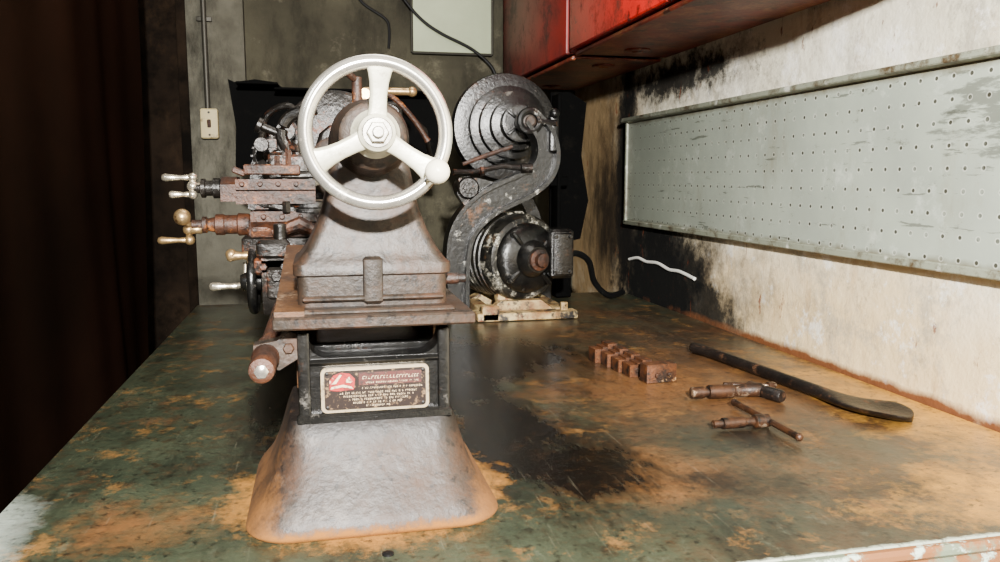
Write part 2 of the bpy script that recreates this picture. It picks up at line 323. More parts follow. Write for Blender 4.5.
g=G(); g.tube(smooth([(.13,2.994,1.10),(.163,2.994,1.0),(.25,2.994,.94),(.265,2.994,.90),(.262,2.994,.835)]),.005,8)
obj('cable',g,m_rub,base=(.16,2.99,.83),label='thin black cable drooping down the concrete wall',cat='cable')
g=G(); g.tube(smooth([(.26,2.965,1.09),(.32,2.965,1.0),(.38,2.965,.935),(.45,2.965,.89),(.56,2.965,.84),(.63,2.965,.785),(.655,2.965,.74)]),.0055,8)
obj('cable',g,m_rub,base=(.45,2.97,.74),label='black cable sagging across the front of the pale board',cat='cable')

# curtain
g=G(); nu,nv=160,14; Y0,Y1=.86,2.42; vs=[];fs=[]
for i in range(nu+1):
    y=Y0+(Y1-Y0)*i/nu
    for j in range(nv+1):
        z=-.78+(1.72+.78)*j/nv
        vs.append((-.47+.003*math.sin(y*26+.9*math.sin(z*2))+.016*math.sin(y*7+1+z),y+.05*math.sin(z*3+y*5)*(1-j/nv),z))
for i in range(nu):
    for j in range(nv):
        a=i*(nv+1)+j; fs.append([a,a+nv+1,a+nv+2,a+1])
g.add(vs,fs)
cu=obj('curtain',g,m_curt,base=(-.475,1.57,-.78),label='dark brown heavy cloth curtain hanging beside the bench',cat='curtain',sharp=180)
g=G(); g.cyl((-.475,.8,1.735),(-.475,2.46,1.735),.014)
obj('curtain_rail',g,m_dark,parent=cu)

# ------------------------------------------------------------------ bench
be=empty('workbench',(.3,1.56,-T),'long steel-topped workbench with worn green paint and rust','workbench')
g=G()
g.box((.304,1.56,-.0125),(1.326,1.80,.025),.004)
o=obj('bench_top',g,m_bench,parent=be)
def recenter(o,newb):
    b=Vector(o['_b']); nb=Vector(newb)
    for v in o.data.vertices: v.co+= b-nb
    o.location=(nb-b); o['_b']=tuple(nb)
recenter(o,(0,0,0))
g=G(); g.box((.304,.662,-.045),(1.326,.02,.06),.004); g.box((.304,.655,-.0055),(1.326,.014,.013),.004)
obj('front_edge',g,m_bedge,parent=be)
g=G(); g.box((-.352,1.56,-.05),(.014,1.78,.05),.003); obj('side_rail',g,m_bedge,parent=be)
for x in (-.31,.9):
    for y in (.72,2.38):
        g=G(); g.box((x,y,-.4125),(.06,.06,.775),.004); g.box((x,y,-T+.004),(.09,.09,.008),.002)
        obj('leg',g,m_dark,parent=be)
g=G(); g.box((.3,1.56,-.6),(1.2,1.6,.02),.003); obj('shelf',g,m_dark,parent=be)

# ------------------------------------------------------------------ pegboard
pb=empty('pegboard',(.955,1.4,.227),'long pale grey-green perforated pegboard fixed to the stained wall','pegboard')
g=G(); g.box((.955,1.40,.388),(.010,2.0,.318),.001); o=obj('panel',g,m_peg,parent=pb); 
g=G(); g.box((.948,1.40,.547),(.034,2.02,.012),.002,rot=(0,.12,0)); obj('top_rail',g,m_pegf,parent=pb)
g=G(); g.box((.957,1.40,.231),(.024,2.02,.014),.002); obj('bottom_rail',g,m_pegf,parent=pb)
g=G(); g.box((.957,2.397,.388),(.024,.014,.32),.002); obj('end_rail',g,m_pegf,parent=pb)
g=G(); g.tube(smooth([(.966,2.40,.112),(.966,2.33,.123),(.966,2.26,.118),(.966,2.18,.122),(.966,2.10,.112),(.966,2.03,.114),(.966,1.94,.105)]),.0045,8)
obj('cord',g,m_white,base=(.962,2.17,.105),label='short white cord stuck on the sooty wall',cat='cord')

# ------------------------------------------------------------------ red cabinets
def cabinet(y0,y1,x0,z0,z1,label,mm):
    e=empty('wall_cabinet',((x0+.97)/2,(y0+y1)/2,z0),label,'cabinet')
    cx=(x0+.97)/2; w=.968-x0
    g=G(); g.box((cx,(y0+y1)/2,(z0+z1)/2+.006),(w,y1-y0,z1-z0-.012),.004); obj('body',g,mm,parent=e)
    g=G(); g.box((cx,(y0+y1)/2,z0+.003),(w-.012,y1-y0-.012,.008),.003)
    for yy in (y0+.12,y1-.12):
        g.rev((cx,yy,z0-.006),(0,0,1),[(0,.03),(.002,.034),(.007,.034)],20)
        g.rev((cx,yy,z0-.009),(0,0,1),[(0,.012),(.002,.015),(.007,.015)],12)
    g.box((x0+.012,(y0+y1)/2,z0-.001),(.014,y1-y0-.01,.008),.003)
    obj('underside',g,m_redu,parent=e)
    n=max(1,round((y1-y0)/.65)); L=(y1-y0)/n
    for i in range(n):
        g=G(); g.box((x0-.006,y0+L*(i+.5),(z0+z1)/2),(.012,L-.012,z1-z0-.02),.003)
        d=obj('door',g,mm,parent=e)
        g=G(); yk=y0+L*i+.05
        g.tube([(x0-.01,yk,z0+.26),(x0-.035,yk,z0+.27),(x0-.035,yk,z0+.35),(x0-.01,yk,z0+.36)],.005,8); obj('handle',g,m_dark,parent=d)
cabinet(.88,2.155,.69,.706,1.5,'bright red steel wall cabinet with a rusty underside',m_red)
cabinet(2.175,2.96,.69,.70,1.3,'darker red wall cabinet in the corner beside the concrete wall',m_redd)

# ------------------------------------------------------------------ lathe
AX=.055; AZ=.412
lt=empty('metal_lathe',LB,'old cast-iron metal lathe bolted on the steel bench','lathe')
def footrings(cx,yc,secs):
    return [rr(cx,yc+dy,hx,hy,r,z,8) for z,hx,hy,r,dy in secs]
def interp(secs,k=4):
    V=[Vector(s[:3]) for s in secs]; W=[Vector(s[3:]+(0,)) for s in secs]
    a=smooth(V,k); b=smooth(W,k); return [(p[0],p[1],p[2],q[0],q[1]) for p,q in zip(a,b)]
secs=interp([(0.001,.132,.134,.045,0.),(.005,.136,.137,.048,0.),(.011,.1345,.136,.048,0.),(.020,.129,.132,.046,0.),(.036,.117,.122,.043,0.),(.058,.107,.108,.040,0.),(.080,.100,.096,.034,0.),(.10,.094,.087,.026,0.),(.112,.089,.079,.014,0.)],4)
g=G(); g.loft(footrings(.051,.935,secs)); obj('pedestal_foot',g,m_foot,parent=lt,sharp=60,label='flared grey cast-iron foot with rust around its base')
g=G(); g.loft(footrings(.055,1.92,[(z,hx*1.0,hy,r,dy) for z,hx,hy,r,dy in secs])); g.box((.055,1.92,.16),(.16,.16,.1),.006)
obj('pedestal_foot',g,m_black,parent=lt,sharp=60)
# bed end casting with nameplate
yf=.862
g=G()
RU=.024
U_=[(.136,.212),(.127,.212)]+[(.127-RU+RU*math.cos(math.radians(t)),.178+RU+(RU)*math.sin(math.radians(t))) for t in range(0,-91,-15)]+[(-.018+RU-RU*math.sin(math.radians(t)),.178+RU-RU*math.cos(math.radians(t))) for t in range(0,91,15)]+[(-.018,.212),(-.027,.212)]
g.prismY([(-.027,.106),(.136,.106)]+U_,yf,.90)
g.box((.0545,.96,.145),(.155,.10,.08),.003)
g.box((.0545,yf-.003,.1125),(.168,.012,.013),.003)
g.box((-.0205,yf-.001,.158),(.013,.012,.104),.003); g.box((.1295,yf-.001,.158),(.013,.012,.104),.003)
g.box((.0545,yf-.001,.174),(.15,.008,.007),.003)
be2=obj('bed_end_casting',g,m_black,parent=lt,label='black painted end casting carrying the nameplate')
# bed
g=G()
for x0,x1 in ((-.046,-.004),(.114,.156)):
    g.box(((x0+x1)/2,1.52,.209),(x1-x0,1.20,.014),.002)
    g.box(((x0+x1)/2,1.53,.165),(.012,1.18,.08),.002)
g.prismY([(-.030,.213),(-.010,.213),(-.020,.223)],.92,2.12); g.prismY([(.12,.213),(.14,.213),(.130,.223)],.92,2.12)
for y in (1.1,1.35,1.6,1.85): g.box((.055,y,.165),(.15,.02,.06),.002)
g.box((.055,1.94,.19),(.2,.34,.04),.004)
obj('bed',g,m_rustw,parent=lt,label='rusty twin-way lathe bed')
g=G(); g.prismX([(.835,.229),(1.23,.229),(1.24,.234),(1.24,.270),(1.20,.272),(.87,.236),(.835,.234)],-.048,-.018)
obj('chip_guard',g,m_rustw,parent=lt,label='sloping tan rusty guard strip beside the tailstock')
def rrect(g,x0,x1,z0,z1,y0,y1,r):
    ring=[]
    for p in rr((x0+x1)/2,(z0+z1)/2,(x1-x0)/2,(z1-z0)/2,r,0,5): ring.append((p.x,p.y))
    g.prismY(ring,y0,y1)
g=G(); rrect(g,-.0035,.1125,.119,.168,.8555,.8605,.006)
obj('nameplate',g,m_platem,parent=be2,label='small worn metal nameplate with red emblem and fine lettering')
g=G(); rrect(g,.0000,.1090,.1222,.1650,.8545,.8558,.004)
obj('field',g,m_platef,parent=be2)
g=G()
g.prismY([(.0055,.1440),(.0145,.1430),(.0310,.1440),(.0325,.1555),(.027,.1615),(.0175,.1630),(.010,.1605),(.0055,.155)],.8538,.8546)
obj('emblem',g,m_plred,parent=be2,label='worn red and white shield emblem')
g=G(); g.prismY([(.0365,.1485),(.104,.1485),(.104,.1620),(.0365,.1620)],.8540,.8547)
obj('title_band',g,m_plband,parent=be2,label='worn dark red-brown title band')
g=G()
for poly in (((.0065,.1455),(.019,.1475),(.0305,.1450),(.0285,.1475),(.020,.1500),(.0075,.1480)),((.0075,.1505),(.0125,.1515),(.0185,.1605),(.0165,.1612)),((.0225,.1525),(.0285,.1515),(.0265,.1585),(.0240,.1565))):
    g.prismY(list(poly),.8532,.8539)
rx=random.Random(2)
x=.040
while x<.100:   # small slanted heading strokes
    w=rx.uniform(.0014,.0026); h=.0032; z0=.1550
    k=rx.randint(0,2)
    g.prismY([(x,z0),(x+.0005,z0),(x+.0005+h*.3,z0+h),(x+h*.3,z0+h)],.8534,.8541)
    if k!=1: g.prismY([(x,z0),(x+w,z0),(x+w,z0+.0005),(x,z0+.0005)],.8534,.8541)
    if k!=2: g.prismY([(x+h*.3,z0+h-.0005),(x+w+h*.3,z0+h-.0005),(x+w+h*.3,z0+h),(x+h*.3,z0+h)],.8534,.8541)
    x+=w+.0011
for (z,x0,x1,h) in ((.1510,.044,.101,.0008),(.1450,.040,.104,.0009),(.1402,.016,.098,.0009),(.1366,.020,.094,.0009),(.1330,.026,.088,.0010),(.1292,.030,.082,.0009),(.1256,.044,.068,.0008)):
    x=x0
    while x<x1:
        w=rx.uniform(.0008,.0015)
        k=rx.randint(0,3)
        g.prismY([(x,z-h),(x+.0003,z-h),(x+.0003,z+h),(x,z+h)],.8536,.8542)
        if k!=1: g.prismY([(x,z-h),(x+w,z-h),(x+w,z-h+.0003),(x,z-h+.0003)],.8536,.8542)
        if k!=2: g.prismY([(x,z+h-.0003),(x+w,z+h-.0003),(x+w,z+h),(x,z+h)],.8536,.8542)
        if k!=0: g.prismY([(x,z-.00015),(x+w,z-.00015),(x+w,z+.00015),(x,z+.00015)],.8536,.8542)
        x+=w+.0007+(.0016 if rx.random()<.2 else 0)
o=obj('lettering',g,m_plwht,parent=be2); o['kind']='stuff'
for cx_ in (.0030,.1058):
    for cz in (.1252,.1622):
        g=G(); g.rev((cx_,.8548,cz),(0,-1,0),[(0,.0018),(.0008,.0018),(.0014,.0008)],10); obj('screw',g,m_dark,parent=be2)

# tailstock
g=G()
yc=.93
S=[(.229,.080,.070),(.266,.080,.070),(.268,.084,.073),(.279,.084,.073),(.283,.079,.070),(.295,.070,.068),(.315,.060,.064),(.335,.0525,.062),(.355,.048,.06),(.375,.044,.06),(.395,.040,.06)]
g.loft([rr(AX,yc,hx,hy,.012,z,5) for z,hx,hy in S])
g.rev((AX,.825,AZ),(0,1,0),[(0,.030),(.003,.034),(.02,.036),(.035,.040),(.06,.042),(.20,.042),(.205,.038),(.215,.034)],36)
g.box((AX-.001,.858,.262),(.021,.012,.050),.003)         # centre lug
g.box((AX,.857,.243),(.15,.008,.006),.002)
ts=obj('tailstock',g,m_iron,parent=lt,sharp=40,label='worn grey cast-iron tailstock body')
g=G(); g.box((AX,.925,.2225),(.209,.20,.013),.002); g.box((AX,.925,.231),(.17,.17,.006),.002)
obj('base_plate',g,m_iron,parent=ts)
g=G(); g.cyl((.138,.90,.256),(.154,.90,.256),.0065,n=12); g.cyl((.142,.90,.256),(.162,.90,.256),.005,n=12)
obj('clamp_screw',g,m_rust,parent=ts)
g=G(); g.cyl((AX-.008,.97,AZ+.03),(AX-.008,.97,AZ+.075),.006); g.cyl((AX-.008,.97,AZ+.07),(AX-.022,.955,AZ+.080),.004); g.sph((AX-.022,.955,AZ+.081),.006)
obj('quill_lock',g,m_rust,parent=ts)
g=G(); g.rev((AX,1.02,AZ),(0,1,0),[(0,.022),(.14,.022),(.142,.012),(.19,.006),(.2,.001)],24); obj('quill',g,m_steel,parent=ts)

# handwheel
WY=.782; WX,WZ=.0555,.4125
g=G(); g.torus((WX,WY,WZ),(0,1,0),.0665,.0070,n=96,m=18,sq=1.05)
hw=obj('handwheel',g,m_chrome,parent=lt,sharp=180,label='bright chrome-rimmed three-spoke tailstock handwheel')
for ang in (86,206,326):
    a=math.radians(ang); rd=Vector((math.cos(a),0,math.sin(a))); tg=Vector((-math.sin(a),0,math.cos(a)))
    M=Matrix(((tg.x,0,rd.x,WX),(tg.y,1,rd.y,WY),(tg.z,0,rd.z,WZ),(0,0,0,1)))
    g=G(); R_=[]
    for r,w,th,dy in ((.006,.0105,.0065,.004),(.014,.0098,.0062,.004),(.024,.0085,.0056,.003),(.036,.0082,.005,.002),(.048,.0092,.0048,.001),(.057,.0112,.005,.0),(.0635,.0145,.005,0)):
        R_.append(rr(0,dy,w,th,.0035,r,4))
    g.loft(R_,M); obj('spoke',g,m_cream,parent=hw,sharp=60)
g=G(); g.rev((WX,WY+.02,WZ),(0,-1,0),[(0,.022),(.004,.024),(.012,.019),(.022,.0185),(.028,.0175),(.030,.0150),(.0305,.0145)],32)
obj('hub',g,m_cream,parent=hw)
g=G(); g.rev((WX,WY-.009,WZ),(0,-1,0),[(0,.0145),(.001,.0148),(.003,.0135)],28)
g.rev((WX,WY-.0115,WZ),(0,-1,0),[(0,.0108),(.006,.0106),(.0075,.0095)],6)
g.rev((WX,WY-.018,WZ),(0,-1,0),[(0,.0058),(.0045,.0056),(.0055,.0045)],16)
obj('hub_nut',g,m_chrome,parent=hw)
kx,kz=WX+.0545,WZ-.0365
g=G(); g.rev((kx,WY,kz),(0,-1,0),[(-.006,.006),(.0,.0075),(.008,.0065),(.012,.008),(.017,.0105),(.024,.0120),(.031,.0110),(.036,.0075),(.038,.003),(.0383,.0003)],24)
obj('crank_knob',g,m_knob,parent=hw,sharp=180)
g=G(); g.cyl((WX,WY+.018,WZ),(WX,.83,WZ),.013); obj('feed_screw',g,m_steel,parent=hw)

# lead screw and its end bracket
g=G(); LX,LZ=-.060,.181
g.rev((LX,.802,LZ),(0,1,0),[(0,.009),(.002,.0125),(.012,.0135),(.05,.0125),(.055,.0145),(.11,.0145),(.115,.010),(1.2,.010)],20)
ls=obj('lead_screw',g,m_rust,parent=lt,label='rusty lead screw along the bed')
g=G(); g.rev((LX,.802,LZ),(0,-1,0),[(0,.0075),(.002,.0072),(.0035,.004)],6); obj('end_nut',g,m_chrome,parent=ls)
g=G(); g.prismY([(-.074,.170),(-.046,.166),(-.026,.178),(-.022,.204),(-.034,.207),(-.048,.198),(-.072,.194)],.868,.890)
g.cyl((-.036,.868,.190),(-.036,.862,.190),.006,n=6)
obj('bearing_bracket',g,m_iron,parent=ls)

# carriage
g=G(); g.box((.03,1.36,.236),(.26,.20,.026),.004); g.box((-.02,1.36,.262),(.20,.11,.034),.004)
for k in range(3): g.cyl((-.085+.03*k,1.262,.236),(-.085+.03*k,1.255,.236),.006,n=6)
g.box((-.07,1.27,.262),(.05,.03,.03),.006); g.cyl((-.06,1.28,.27),(-.06,1.28,.30),.010)
ca=obj('carriage_saddle',g,m_irond,parent=lt)
g=G()
g.prismX([(1.305,.278),(1.405,.278),(1.395,.290),(1.405,.302),(1.405,.318),(1.305,.318),(1.305,.302),(1.315,.290)],-.105,.03)
g.box((-.092,1.35,.290),(.04,.075,.046),.010)
for k in range(4): g.cyl((-.085+.028*k,1.306,.310),(-.085+.028*k,1.298,.310),.0042,n=8)
g.tube([(-.07,1.29,.285),(-.03,1.285,.300),(.0,1.285,.285)],[.009,.012,.009])
obj('cross_slide',g,m_rust,parent=ca)
g=G(); g.rev((-.01,1.35,.316),(0,0,1),[(0,.052),(.006,.052),(.008,.047),(.016,.046),(.018,.040)],36)
g.cyl((-.05,1.30,.316),(-.05,1.30,.334),.007,n=6); g.cyl((.02,1.30,.316),(.02,1.30,.334),.007,n=6)
g.box((-.055,1.32,.324),(.05,.03,.012),.003,rot=(0,.2,0))
obj('swivel_base',g,m_irond,parent=ca)
g=G(); g.rev((-.105,1.33,.297),(-1,0,0),[(0,.013),(.004,.017),(.02,.018),(.022,.015),(.040,.015),(.042,.0165),(.054,.0165),(.056,.012),(.066,.010),(.068,.013),(.074,.013),(.076,.008),(.09,.008)],24)
obj('feed_dial',g,m_rust,parent=ca)
g=G(); g.prismX([(1.30,.330),(1.41,.330),(1.41,.345),(1.40,.345),(1.40,.352),(1.41,.352),(1.41,.368),(1.30,.368),(1.30,.352),(1.31,.352),(1.31,.345),(1.30,.345)],-.125,-.005)
g.prismX([(1.305,.334),(1.40,.334),(1.40,.360),(1.375,.372),(1.33,.372),(1.305,.360)],-.148,-.125)
for k in range(4): g.cyl((-.115+.027*k,1.302,.361),(-.115+.027*k,1.293,.361),.004,n=8)
obj('compound_slide',g,m_rust,parent=ca)
g=G(); g.rev((-.148,1.335,.354),(-1,0,0),[(0,.012),(.003,.016),(.013,.016),(.014,.012),(.024,.012),(.025,.015),(.031,.015),(.033,.008),(.044,.007)],24)
obj('feed_dial',g,m_irond,parent=ca)
g=G(); g.box((-.030,1.34,.374),(.056,.056,.010),.003); g.box((-.032,1.34,.392),(.036,.042,.030),.004)
g.cyl((-.032,1.34,.405),(-.032,1.34,.430),.008); g.cyl((-.032,1.34,.412),(-.032,1.34,.424),.014,n=6)
obj('tool_post',g,m_irond,parent=ca)
g=G(); g.box((-.070,1.31,.383),(.085,.018,.016),.002); g.box((-.12,1.31,.380),(.02,.012,.01),.002,rot=(0,.4,0)); g.cyl((-.045,1.31,.39),(-.045,1.31,.414),.005,n=6); g.cyl((-.062,1.31,.39),(-.062,1.31,.404),.005,n=6)
obj('tool_holder',g,m_rust,parent=ca)
g=G(); g.prismX([(1.44,.25),(1.47,.25),(1.47,.40),(1.455,.43),(1.44,.40)],-.06,-.01); g.tube(smooth([(-.035,1.455,.40),(-.06,1.455,.44),(-.045,1.455,.475),(.0,1.455,.49)]),.011); g.cyl((-.062,1.455,.445),(-.092,1.455,.458),.007); g.cyl((-.092,1.455,.458),(-.100,1.455,.462),.013); g.cyl((-.036,1.44,.33),(-.036,1.43,.33),.010,n=6)
g.box((-.05,1.45,.30),(.07,.04,.09),.008); g.cyl((-.07,1.43,.31),(-.07,1.42,.31),.012); g.cyl((-.045,1.43,.275),(-.045,1.42,.275),.008,n=6)
g.box((-.06,1.47,.39),(.05,.03,.05),.006); g.cyl((-.07,1.455,.395),(-.07,1.445,.395),.010,n=6)
obj('follow_rest',g,m_irond,parent=ca)
def handle(g,p,L,r=.006):   # tapered steel grip pointing -X
    g.rev(p,(-1,0,0),[(0,r*.6),(.004,r*.8),(L*.3,r*.62),(L*.62,r*.85),(L*.85,r*1.05),(L*.96,r*.8),(L,r*.1)],16)
def crank(x,y,z,a,L1,L2,m1=m_steel,hl=.042):
    g=G(); p=Vector((x,y,z)); d=Vector((0,math.sin(a)*.6,math.cos(a)))
    A=p+d*L1; B=p-d*L2
    g.sph(p,.009); g.tube([A,p,B],[.0045,.006,.0045],10); g.sph(A,.0075); g.sph(B,.0075)
    handle(g,A-Vector((.004,0,0)),hl); handle(g,B-Vector((.004,0,0)),hl*.75)
    g.cyl(p,p+Vector((.02,0,0)),.006)
    return obj('crank_handle',g,m1,parent=ca,sharp=60)
crank(-.192,1.335,.357,.25,.014,.013)
g=G(); p=Vector((-.200,1.33,.290))
g.sph(p,.009); g.tube([(-.202,1.32,.308),p,(-.200,1.335,.274)],[.005,.007,.005]); g.sph((-.207,1.318,.310),.013); g.sph((-.2,1.335,.273),.008)
handle(g,(-.202,1.335,.273),.046); g.cyl(p,p+Vector((.02,0,0)),.007)
obj('crank_handle',g,m_brass,parent=ca,sharp=60)
g=G(); g.prismX([(1.27,.16),(1.45,.16),(1.46,.18),(1.46,.25),(1.26,.25),(1.26,.18)],-.088,-.045); g.cyl((-.088,1.41,.2),(-.1,1.41,.2),.02)
g.cyl((-.088,1.29,.232),(-.098,1.29,.232),.014); g.box((-.066,1.265,.21),(.03,.02,.05),.004); g.cyl((-.066,1.255,.222),(-.066,1.245,.222),.008,n=6)
ap=obj('apron',g,m_irond,parent=ca)
g=G(); g.torus((-.104,1.31,.208),(1,0,0),.045,.0075,n=48,m=12)
g.rev((-.092,1.31,.208),(-1,0,0),[(0,.016),(.025,.014),(.032,.010)],20)
for k in range(3):
    a=k*2*math.pi/3+.4; g.tube([(-.104,1.31,.208),(-.104,1.31+.045*math.cos(a),.208+.045*math.sin(a))],[.006,.005])
obj('carriage_handwheel',g,m_black,parent=ca,sharp=60)
g=G(); handle(g,(-.108,1.30,.250),.035,.009); g.sph((-.135,1.30,.252),.009); obj('crank_handle',g,m_brass,parent=ca,sharp=60)
g=G(); g.tube([(-.10,1.33,.205),(-.13,1.32,.200)],[.006,.005]); handle(g,(-.128,1.32,.200),.045,.007); g.tube([(-.118,1.34,.235),(-.12,1.335,.19)],.004); obj('crank_handle',g,m_steel,parent=ca,sharp=60)

# headstock
g=G()
g.loft([rr(.055,1.96,hx,hy,.02,z,5) for z,hx,hy in ((.21,.10,.16),(.25,.10,.16),(.27,.09,.155),(.33,.085,.15))])
for y in (1.80,2.12):
    g.loft([rr(.055,y,hx,.028,.01,z,4) for z,hx in ((.32,.085),(.38,.07),(.43,.062),(.465,.05),(.482,.03))])
hs=obj('headstock',g,m_irond,parent=lt)
prof=[(0,.038)]; d=0
for r in (.118,.100,.084,.068):
    prof+=[(d+.001,r-.006),(d+.004,r),(d+.008,r),(d+.010,r-.008),(d+.014,r-.008),(d+.016,r),(d+.020,r),(d+.022,r-.008),(d+.028,r-.008),(d+.030,r),(d+.034,r-.002)]; d+=.038
g=G(); g.rev((AX-.015,1.86,AZ+.035),(0,1,0),prof,48); obj('cone_pulley',g,m_irond,parent=hs)
prof=[(0,.02),(.001,.055)]
for k in range(5): prof+=[(.006+.012*k,.066),(.012+.012*k,.066),(.013+.012*k,.060),(.0155+.012*k,.060)]
g=G(); g.rev((AX-.01,1.70,AZ-.02),(0,1,0),prof+[(.085,.05),(.10,.04)],40)
for k in range(3):
    a=k*2.094+.6; g.box((AX-.01+.035*math.cos(a),1.69,AZ-.02+.035*math.sin(a)),(.022,.03,.014),.002,rot=(0,-a,0))
obj('chuck',g,m_iron,parent=hs)
g=G()
g.prismY([(-.205,.40),(-.19,.385),(-.15,.388),(-.145,.34),(-.12,.345),(-.09,.33),(-.09,.44),(.15,.44),(.33,.42),(.335,.50),(.325,.585),(.30,.592),(.15,.586),(.02,.60),(-.08,.597),(-.10,.612),(-.15,.618),(-.20,.610),(-.215,.617),(-.20,.50)],2.16,2.175)
g.box((-.14,2.12,.60),(.10,.09,.006),.002); g.box((.1,2.12,.588),(.40,.09,.006),.002)
g.box((.055,2.14,.40),(.06,.05,.12),.003)
obj('belt_guard',g,m_blk2,parent=hs)
g=G()
g.box((-.055,1.80,.36),(.09,.05,.14),.010); g.cyl((-.075,1.78,.40),(-.075,1.765,.40),.028); g.cyl((-.075,1.765,.40),(-.075,1.755,.40),.014,n=6)
g.cyl((-.065,1.78,.47),(-.065,1.84,.47),.020); g.box((-.07,1.81,.44),(.03,.04,.06),.004); g.tube([(-.09,1.78,.35),(-.105,1.74,.37),(-.11,1.70,.40)],[.007,.006,.008])
g.box((-.04,1.77,.30),(.07,.03,.04),.006)
g.tube(smooth([(-.03,1.76,.50),(-.06,1.76,.52),(-.10,1.77,.50),(-.115,1.78,.45)]),.007); g.cyl((-.115,1.77,.44),(-.115,1.80,.44),.015)
obj('back_gear_housing',g,m_irond,parent=hs)
g=G()
g.prismY([(-.16,.30),(-.10,.28),(-.03,.30),(-.03,.46),(-.07,.50),(-.12,.47),(-.15,.40)],1.93,1.97)
g.rev((-.10,1.93,.42),(0,-1,0),[(0,.045),(.01,.045),(.012,.038),(.022,.038),(.024,.02),(.04,.018)],28)
g.rev((-.115,1.93,.335),(0,-1,0),[(0,.032),(.014,.032),(.016,.014),(.03,.012)],24)
for k in range(16):
    a=2*math.pi*k/16; g.box((-.10+.046*math.cos(a),1.925,.42+.046*math.sin(a)),(.007,.012,.006),.001,rot=(0,-a,0))
obj('change_gear_train',g,m_irond,parent=hs)
g=G(); g.box((-.075,1.68,.22),(.06,.26,.10),.008)
for k in range(3): g.cyl((-.105,1.60+.07*k,.235),(-.125,1.60+.07*k,.240),.006); g.sph((-.128,1.60+.07*k,.241),.010)
obj('gearbox',g,m_irond,parent=lt)
g=G()
for k in range(9):
    t=k/8; g.torus((-.022+.02*t,1.55,.395-.055*t+.02*t*t),(.35,0,-1),.016,.0042,n=20,m=8)
obj('coil_spring',g,m_steel,parent=hs)
g=G(); g.tube([(-.02,1.55,.40),(-.03,1.66,.42),(-.04,1.76,.40)],.006); obj('spring_rod',g,m_irond,parent=hs)
g=G(); g.tube(smooth([(.10,1.75,.545),(.15,1.74,.545),(.20,1.75,.50),(.235,1.76,.45)]),[.006]*18+[.008]); obj('belt_tension_lever',g,m_rust,parent=hs)
g=G(); g.cyl((.10,1.73,.545),(.10,1.77,.545),.012); g.tube([(.10,1.75,.545),(.09,1.80,.47)],.008); g.cyl((.10,1.74,.552),(.20,1.74,.552),.008); g.sph((.20,1.74,.552),.011)
obj('tension_rod',g,m_brass,parent=hs)
g=G(); g.box((.16,1.80,.50),(.05,.03,.07),.006); g.cyl((.16,1.785,.51),(.16,1.77,.51),.016); g.box((.12,1.80,.46),(.10,.03,.03),.004); g.tube([(.17,1.79,.53),(.24,1.85,.48),(.26,1.9,.42)],.006)
obj('tension_bracket',g,m_irond,parent=hs)
# ------------------------------------------------------------------ countershaft
PX,PZ=.534,.515
cs=empty('countershaft_unit',(.53,2.2,0),'black cast countershaft bracket with large stepped belt pulley','pulley')
g=G()
def strip(path,w):   # offset polyline to polygon in XZ
    P=[Vector((a,0,b)) for a,b in path]; Lf=[];Rt=[]
    for i,p in enumerate(P):
        d=(P[min(i+1,len(P)-1)]-P[max(i-1,0)]).normalized(); n=Vector((-d.z,0,d.x)); ww=w[i] if hasattr(w,'__len__') else w
        Lf.append((p.x+n.x*ww,p.z+n.z*ww)); Rt.append((p.x-n.x*ww,p.z-n.z*ww))
    return Lf+Rt[::-1]
# one sweeping cast arm: shaft boss -> right -> down and round to the left foot
pth=[(PX+.004,PZ+.01),(PX+.040,.48),(PX+.050,.43),(PX+.034,.385),(PX-.01,.352),(PX-.06,.330),(PX-.11,.305),(PX-.155,.265),(PX-.182,.215),(PX-.190,.14),(PX-.188,.06),(PX-.185,.001)]
sp=[(p.x,p.z) for p in smooth([Vector((a,0,b)) for a,b in pth],4)]
n=len(sp); wd=[.022+.014*math.sin(math.pi*i/(n-1)) for i in range(n)]
sp[-1]=(sp[-1][0],.003)
g.prismY(strip(sp,wd),2.035,2.085)
for off in (-1,1):   # raised ribs along the arm edges
    q=[]
    for i,(a,b) in enumerate(sp):
        a1,b1=sp[min(i+1,n-1)]; a0,b0=sp[max(i-1,0)]; d=Vector((a1-a0,b1-b0)).normalized(); of=off*(wd[i]-.004); q.append((a-d.y*of,b+d.x*of))
    g.prismY(strip(q,.005),2.012,2.04)
g.prismY([(.40,.33),(.37,.29),(.345,.33),(.350,.370),(.40,.37),(.44,.36)],2.03,2.08)
g.prismY(strip([(.655,.003),(.66,.12),(.63,.26),(.59,.34),(.56,.38)],[.03,.02,.018,.018,.02]),2.33,2.36)
g.cyl((.575,2.05,.385),(.575,2.36,.365),.014)
bk=obj('bracket_frame',g,m_bracket,parent=cs)
g=G(); g.rev((.372,2.075,.345),(0,-1,0),[(0,.030),(.06,.028),(.064,.024)],24); g.rev((.372,2.015,.345),(0,-1,0),[(0,.016),(.012,.015)],6); obj('pivot_boss',g,m_irond,parent=cs)
prof=[(0,.03),(.001,.046)]; d=0
for r in (.050,.070,.092,.112):
    prof+=[(d+.001,r-.004),(d+.002,r),(d+.006,r),(d+.012,r-.009),(d+.020,r-.010),(d+.024,r-.002),(d+.028,r-.010),(d+.034,r),(d+.038,r),(d+.040,r-.012)]; d+=.044
g=G(); g.rev((PX-.004,2.095,PZ),(0,1,0),prof,64)
for k in range(5):
    a=k*2*math.pi/5; g.box((PX+.036*math.cos(a),2.093,PZ+.036*math.sin(a)),(.03,.010,.008),.002,rot=(0,-a,0))
stp=obj('step_pulley',g,m_black,parent=cs)
g=G(); g.rev((PX-.004,2.27,PZ),(0,1,0),[(0,.116),(.001,.134),(.003,.150),(.010,.153),(.020,.140),(.034,.140),(.044,.153),(.052,.150),(.054,.134),(.055,.05)],72); obj('large_sheave',g,m_black,parent=cs)
